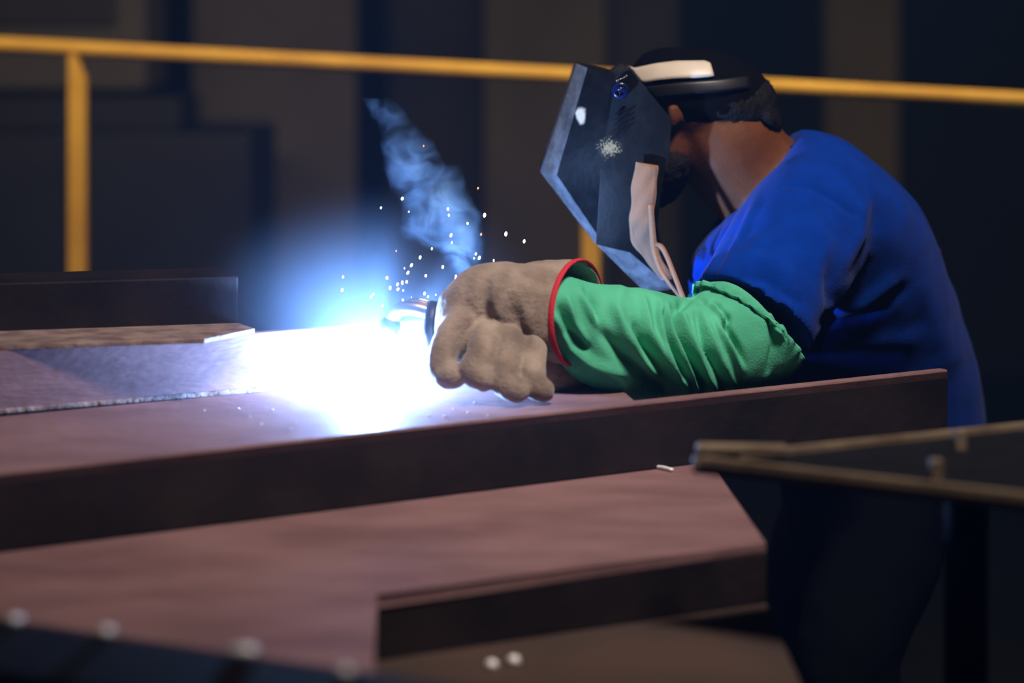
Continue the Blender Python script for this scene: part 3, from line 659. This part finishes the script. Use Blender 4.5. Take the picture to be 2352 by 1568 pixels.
# far glove steadies the torch from behind
FG = Solid(); FG.chain([(*P(1500, 812, 3.49), .050), (*P(1460, 813, 3.45), .042), (*P(1428, 814, 3.42), .036)], m=5, n=20)
for k in range(4): FG.chain([(*P(1424 - 2 * k, 796 + 13 * k, 3.42), .0145), (*P(1396, 798 + 12 * k, 3.385), .014), (*P(1402, 806 + 8 * k, 3.355), .013)], m=4)
FG.chain([(*P(1440, 792, 3.43), .017), (*P(1410, 784, 3.37), .015)], m=4)
FG.build('leather_gauntlet', .004, 4, M['leather'], man, lambda me: crumple(me, .002, 30))

# ------------------------------------------------------------------ welding torch in the glove
to = empty('welding_torch', P(1000, 760, 3.05))
tube('handle', [pr(1235, 800, 3.03, 34), pr(1150, 786, 3.035, 36), pr(1060, 760, 3.045, 38), pr(1000, 745, 3.05, 44)], M['gun_black'], to, n=20)
hs = [pr(1001, 746, 3.05, 50), pr(994, 745, 3.05, 54), pr(980, 742, 3.05, 54), pr(974, 741, 3.05, 46)]; tube('front_collar', hs, M['gun_black'], to, n=24, m=0)
nk = tube('neck', [pr(984, 716, 3.052, 17), pr(950, 708, 3.055, 17), pr(920, 710, 3.06, 17), pr(902, 728, 3.068, 16), pr(898, 742, 3.07, 16)], M['copper'], to, n=18)
tube('gas_tube', [pr(985, 694, 3.055, 5), pr(960, 688, 3.055, 4.5), pr(938, 692, 3.06, 4), pr(925, 700, 3.06, 4)], M['copper'], to, n=10)
nz = [pr(901, 734, 3.07, 19), pr(898, 742, 3.07, 24), pr(892, 762, 3.078, 23), pr(889, 774, 3.083, 19), pr(889, 772, 3.083, 13)]
tube('nozzle', nz, M['gun_black'], to, n=20, m=0)
tube('wire_tip', [pr(889, 770, 3.083, 2.2), pr(875, 815, 3.09, 2.2), pr(862, 846, 3.096, 2.2)], M['copper'], to, n=8)
tube('trigger', [pr(1010, 782, 3.035, 8), pr(1040, 800, 3.03, 8), pr(1075, 800, 3.03, 7)], M['gun_black'], to, n=10)
cb0 = P(1235, 800, 3.03)
tube('torch_cable', [pr(1232, 800, 3.03, 22), (*P(1300, 825, 3.14), .012), (*P(1360, 828, 3.28), .012), (*P(1412, 818, 3.385), .012), (.20, 3.47, .90, .012), (.20, 3.49, .72, .012), (.16, 3.5, .3, .012), (.05, 3.55, .013, .012), (-.5, 3.7, .013, .012)], M['gun_black'], to, n=12, m=8)
tag(to, 'brass necked welding torch held in the leather gauntlet above the arc', 'welding torch')

# ------------------------------------------------------------------ arc, sparks, smoke
ar = Solid(); ar.ell(ARC, (.010, .010, .012), n=14)
ao = link('welding_arc', mesh('welding_arc', ar.v, ar.f), M['arc']); tag(ao, 'blinding white welding arc at the foot of the upright flat', 'arc')
SP = [(924, 456, 6, 0), (875, 477, 4, 0), (939, 486, 3, 0), (1029, 480, 6, 0), (1031, 494, 4, 0), (1113, 494, 7, 0), (1074, 513, 5, 0), (1162, 537, 7, 0), (1204, 554, 6, 0), (1036, 540, 6, 0),
      (1038, 557, 4, 0), (992, 571, 4, 0), (1093, 583, 5, 0), (1089, 593, 4, 0), (1101, 592, 6, 0), (1134, 598, 4, 0), (965, 591, 6, 0), (945, 609, 6, 0), (929, 616, 3, 0), (937, 626, 6, 0),
      (1017, 613, 6, 0), (978, 633, 6, 0), (889, 638, 6, 0), (934, 647, 6, 0), (924, 649, 6, 0), (913, 653, 6, 0), (896, 661, 6, 0), (914, 664, 6, 0), (926, 667, 4, 0), (1047, 634, 5, 0), (1046, 640, 4, 0),
      (788, 636, 5, 0), (786, 666, 6, 0), (858, 675, 4, 0), (853, 681, 5, 0), (975, 674, 6, 0), (983, 681, 4, 0), (925, 689, 5, 0), (922, 701, 6, 0), (1001, 677, 3, 0), (879, 702, 4, 0),
      (973, 335, 4, 1), (1098, 432, 5, 1), (1105, 538, 5, 1), (910, 576, 4, 1), (945, 682, 3, 1)]
SPL = {(1204, 554): 'white spark farthest right, just left of the hood chin', (1162, 537): 'bright white spark between the smoke and the hood chin', (1113, 494): 'bright white spark just right of the smoke plume',
       (924, 456): 'topmost white spark, at the left edge of the smoke', (875, 477): 'white spark alone left of the smoke plume', (788, 636): 'upper of the two white sparks farthest left of the torch',
       (786, 666): 'lower of the two white sparks farthest left of the torch', (973, 335): 'dim red spark highest of all, inside the upper smoke', (1098, 432): 'orange spark alone right of the smoke below the rail',
       (1105, 538): 'orange spark at the right edge of the lower smoke', (910, 576): 'faint pink spark left of the lower smoke', (945, 682): 'tiny pink spark just above the torch neck'}
def spark_mesh(m):
    s = Solid(); s.ell((0, 0, 0), (1, 1, 1), n=10); me = mesh('spark', s.v, s.f); me.materials.append(m); me.polygons.foreach_set('use_smooth', [True] * len(me.polygons)); return me
sm = [spark_mesh(M['spark']), spark_mesh(M['ember'])]
for x, y, r, k in SP:
    d = random.uniform(3.09, 3.24); o = bpy.data.objects.new('spark', sm[k]); COL.objects.link(o); o.location = P(x, y, d); q = r * .45 * d / F
    o.scale = (q, q, q * random.uniform(1.3, 1.9)); o.rotation_euler = (0, math.radians(random.uniform(-5, 28)), 0)
    if (x, y) in SPL: tag(o, SPL[(x, y)], 'spark')
    elif k: tag(o, 'dim orange spark flying above the arc', 'spark', 'orange sparks')
    else: tag(o, 'white hot spark flying up from the arc', 'spark', 'white hot sparks')
# plume of blue-lit fume
PY = 3.24
AXIS = [(640, 1068, 34), (590, 1052, 62), (540, 1030, 86), (490, 1010, 84), (440, 985, 78), (390, 972, 76), (340, 950, 66), (300, 918, 46), (260, 888, 40), (225, 862, 30)]
def plume():
    rows = catmull([np.array(a, float) for a in AXIS], 3); rings = []
    for y, x, wd in rows:
        c = P(x, y, PY); r = wd * 1.25 * PY / F
        rings.append([c + Vector((math.cos(t) * r, math.sin(t) * r * .75, 0)) for t in [2 * math.pi * k / 20 for k in range(20)]])
    v, f = loft_data(rings); o = link('smoke_plume', mesh('smoke_plume', v, f), None)
    m = bpy.data.materials.new('scatter_volume'); m.use_nodes = True; nt = m.node_tree; nt.nodes.clear(); L = nt.links.new
    out = nt.nodes.new('ShaderNodeOutputMaterial'); sc = nt.nodes.new('ShaderNodeVolumeScatter'); sc.inputs['Color'].default_value = (.34, .62, 1, 1); sc.inputs['Anisotropy'].default_value = .0
    L(sc.outputs[0], out.inputs['Volume'])
    tc = nt.nodes.new('ShaderNodeTexCoord'); sx = nt.nodes.new('ShaderNodeSeparateXYZ')
    wob = nt.nodes.new('ShaderNodeTexNoise'); wob.inputs['Scale'].default_value = 16; wob.inputs['Detail'].default_value = 4; L(tc.outputs['Object'], wob.inputs['Vector'])
    wv = nt.nodes.new('ShaderNodeVectorMath'); wv.operation = 'MULTIPLY_ADD'; wv.inputs[1].default_value = (.085, .05, .03); L(wob.outputs['Color'], wv.inputs[0]); L(tc.outputs['Object'], wv.inputs[2])
    sb = nt.nodes.new('ShaderNodeVectorMath'); sb.operation = 'SUBTRACT'; sb.inputs[1].default_value = (.0425, .025, .015); L(wv.outputs[0], sb.inputs[0]); L(sb.outputs[0], sx.inputs[0])
    z0, z1 = P(0, 640, PY).z, P(0, 225, PY).z
    tz = nt.nodes.new('ShaderNodeMapRange'); tz.inputs['From Min'].default_value = z0; tz.inputs['From Max'].default_value = z1; L(sx.outputs['Z'], tz.inputs['Value'])
    def curve(vals):
        c = nt.nodes.new('ShaderNodeFloatCurve'); cm_ = c.mapping.curves[0]; pts = [((640 - a[0]) / 415.0, q) for a, q in zip(AXIS, vals)]
        while len(cm_.points) < len(pts): cm_.points.new(.5, .5)
        for p, q in zip(cm_.points, pts): p.location = q
        c.mapping.update(); L(tz.outputs[0], c.inputs['Value']); return c.outputs[0]
    xa, xb = P(820, 0, PY).x, P(1120, 0, PY).x
    cx = curve([(a[1] - 820) / 300.0 for a in AXIS]); cw = curve([a[2] / 100.0 for a in AXIS])
    def math_(op, a, b, c=None):
        n = nt.nodes.new('ShaderNodeMath'); n.operation = op
        for i, q in enumerate((a, b, c)):
            if q is None: continue
            if isinstance(q, (int, float)): n.inputs[i].default_value = q
            else: L(q, n.inputs[i])
        return n.outputs[0]
    cxm = math_('MULTIPLY_ADD', cx, xb - xa, xa); wm = math_('MULTIPLY', cw, 100 * PY / F)
    dx = math_('DIVIDE', math_('SUBTRACT', sx.outputs['X'], cxm), wm); dy = math_('DIVIDE', math_('SUBTRACT', sx.outputs['Y'], PY), wm)
    rr = math_('ADD', math_('MULTIPLY', dx, dx), math_('MULTIPLY', math_('MULTIPLY', dy, dy), 1.6))
    body = math_('MAXIMUM', math_('SUBTRACT', 1.0, rr), 0.0)
    n1 = nt.nodes.new('ShaderNodeTexNoise'); n1.inputs['Scale'].default_value = 26; n1.inputs['Detail'].default_value = 6; n1.inputs['Roughness'].default_value = .62; n1.inputs['Distortion'].default_value = 1.1
    L(tc.outputs['Object'], n1.inputs['Vector'])
    q = nt.nodes.new('ShaderNodeMapRange'); q.inputs['From Min'].default_value = .40; q.inputs['From Max'].default_value = .68; L(n1.outputs['Fac'], q.inputs['Value'])
    fade = curve([1, 1, 1, .9, .72, .56, .45, .42, .40, .05])
    dens = math_('MULTIPLY', math_('MULTIPLY', math_('MULTIPLY', body, q.outputs[0]), fade), 36.0)
    L(dens, sc.inputs['Density'])
    o.data.materials.append(m); tag(o, 'wispy blue welding smoke rising from behind the gauntlet', 'smoke', kind='stuff'); return o
plume()
def fume():  # cloud added around the arc to imitate the bloom of its light
    c = ARC + Vector((0, .02, .02)); ax = Vector((.27, .135, .235)); so_ = Solid(); so_.ell((0, 0, 0), ax, n=20)
    me = mesh('scatter_volume', so_.v, so_.f); bm = bmesh.new(); bm.from_mesh(me); bmesh.ops.recalc_face_normals(bm, faces=bm.faces[:]); bm.to_mesh(me); bm.free()
    o = link('scatter_volume', me, None); o.location = c
    m = bpy.data.materials.new('arc_glow_cloud'); m.use_nodes = True; nt = m.node_tree; nt.nodes.clear(); L = nt.links.new
    out = nt.nodes.new('ShaderNodeOutputMaterial'); sc = nt.nodes.new('ShaderNodeVolumeScatter'); sc.inputs['Color'].default_value = (.55, .74, 1, 1)
    L(sc.outputs[0], out.inputs['Volume']); tc = nt.nodes.new('ShaderNodeTexCoord')
    dv = nt.nodes.new('ShaderNodeVectorMath'); dv.operation = 'DIVIDE'; dv.inputs[1].default_value = ax; L(tc.outputs['Object'], dv.inputs[0])
    ln = nt.nodes.new('ShaderNodeVectorMath'); ln.operation = 'LENGTH'; L(dv.outputs[0], ln.inputs[0])
    mr = nt.nodes.new('ShaderNodeMapRange'); mr.interpolation_type = 'SMOOTHSTEP'; mr.inputs['From Min'].default_value = 1; mr.inputs['From Max'].default_value = .1
    mr.inputs['To Max'].default_value = GLOW_CLOUD; L(ln.outputs['Value'], mr.inputs['Value']); L(mr.outputs[0], sc.inputs['Density'])
    o.data.materials.append(m); tag(o, 'scattering cloud added around the welding arc to stand in for its bloom', 'smoke', kind='stuff')
fume()
S.cycles.volume_step_rate = 1.0
S.cycles.volume_max_steps = 128
S.cycles.adaptive_threshold = .03
S.cycles.max_bounces = 5; S.cycles.diffuse_bounces = 2; S.cycles.glossy_bounces = 2; S.cycles.volume_bounces = 0
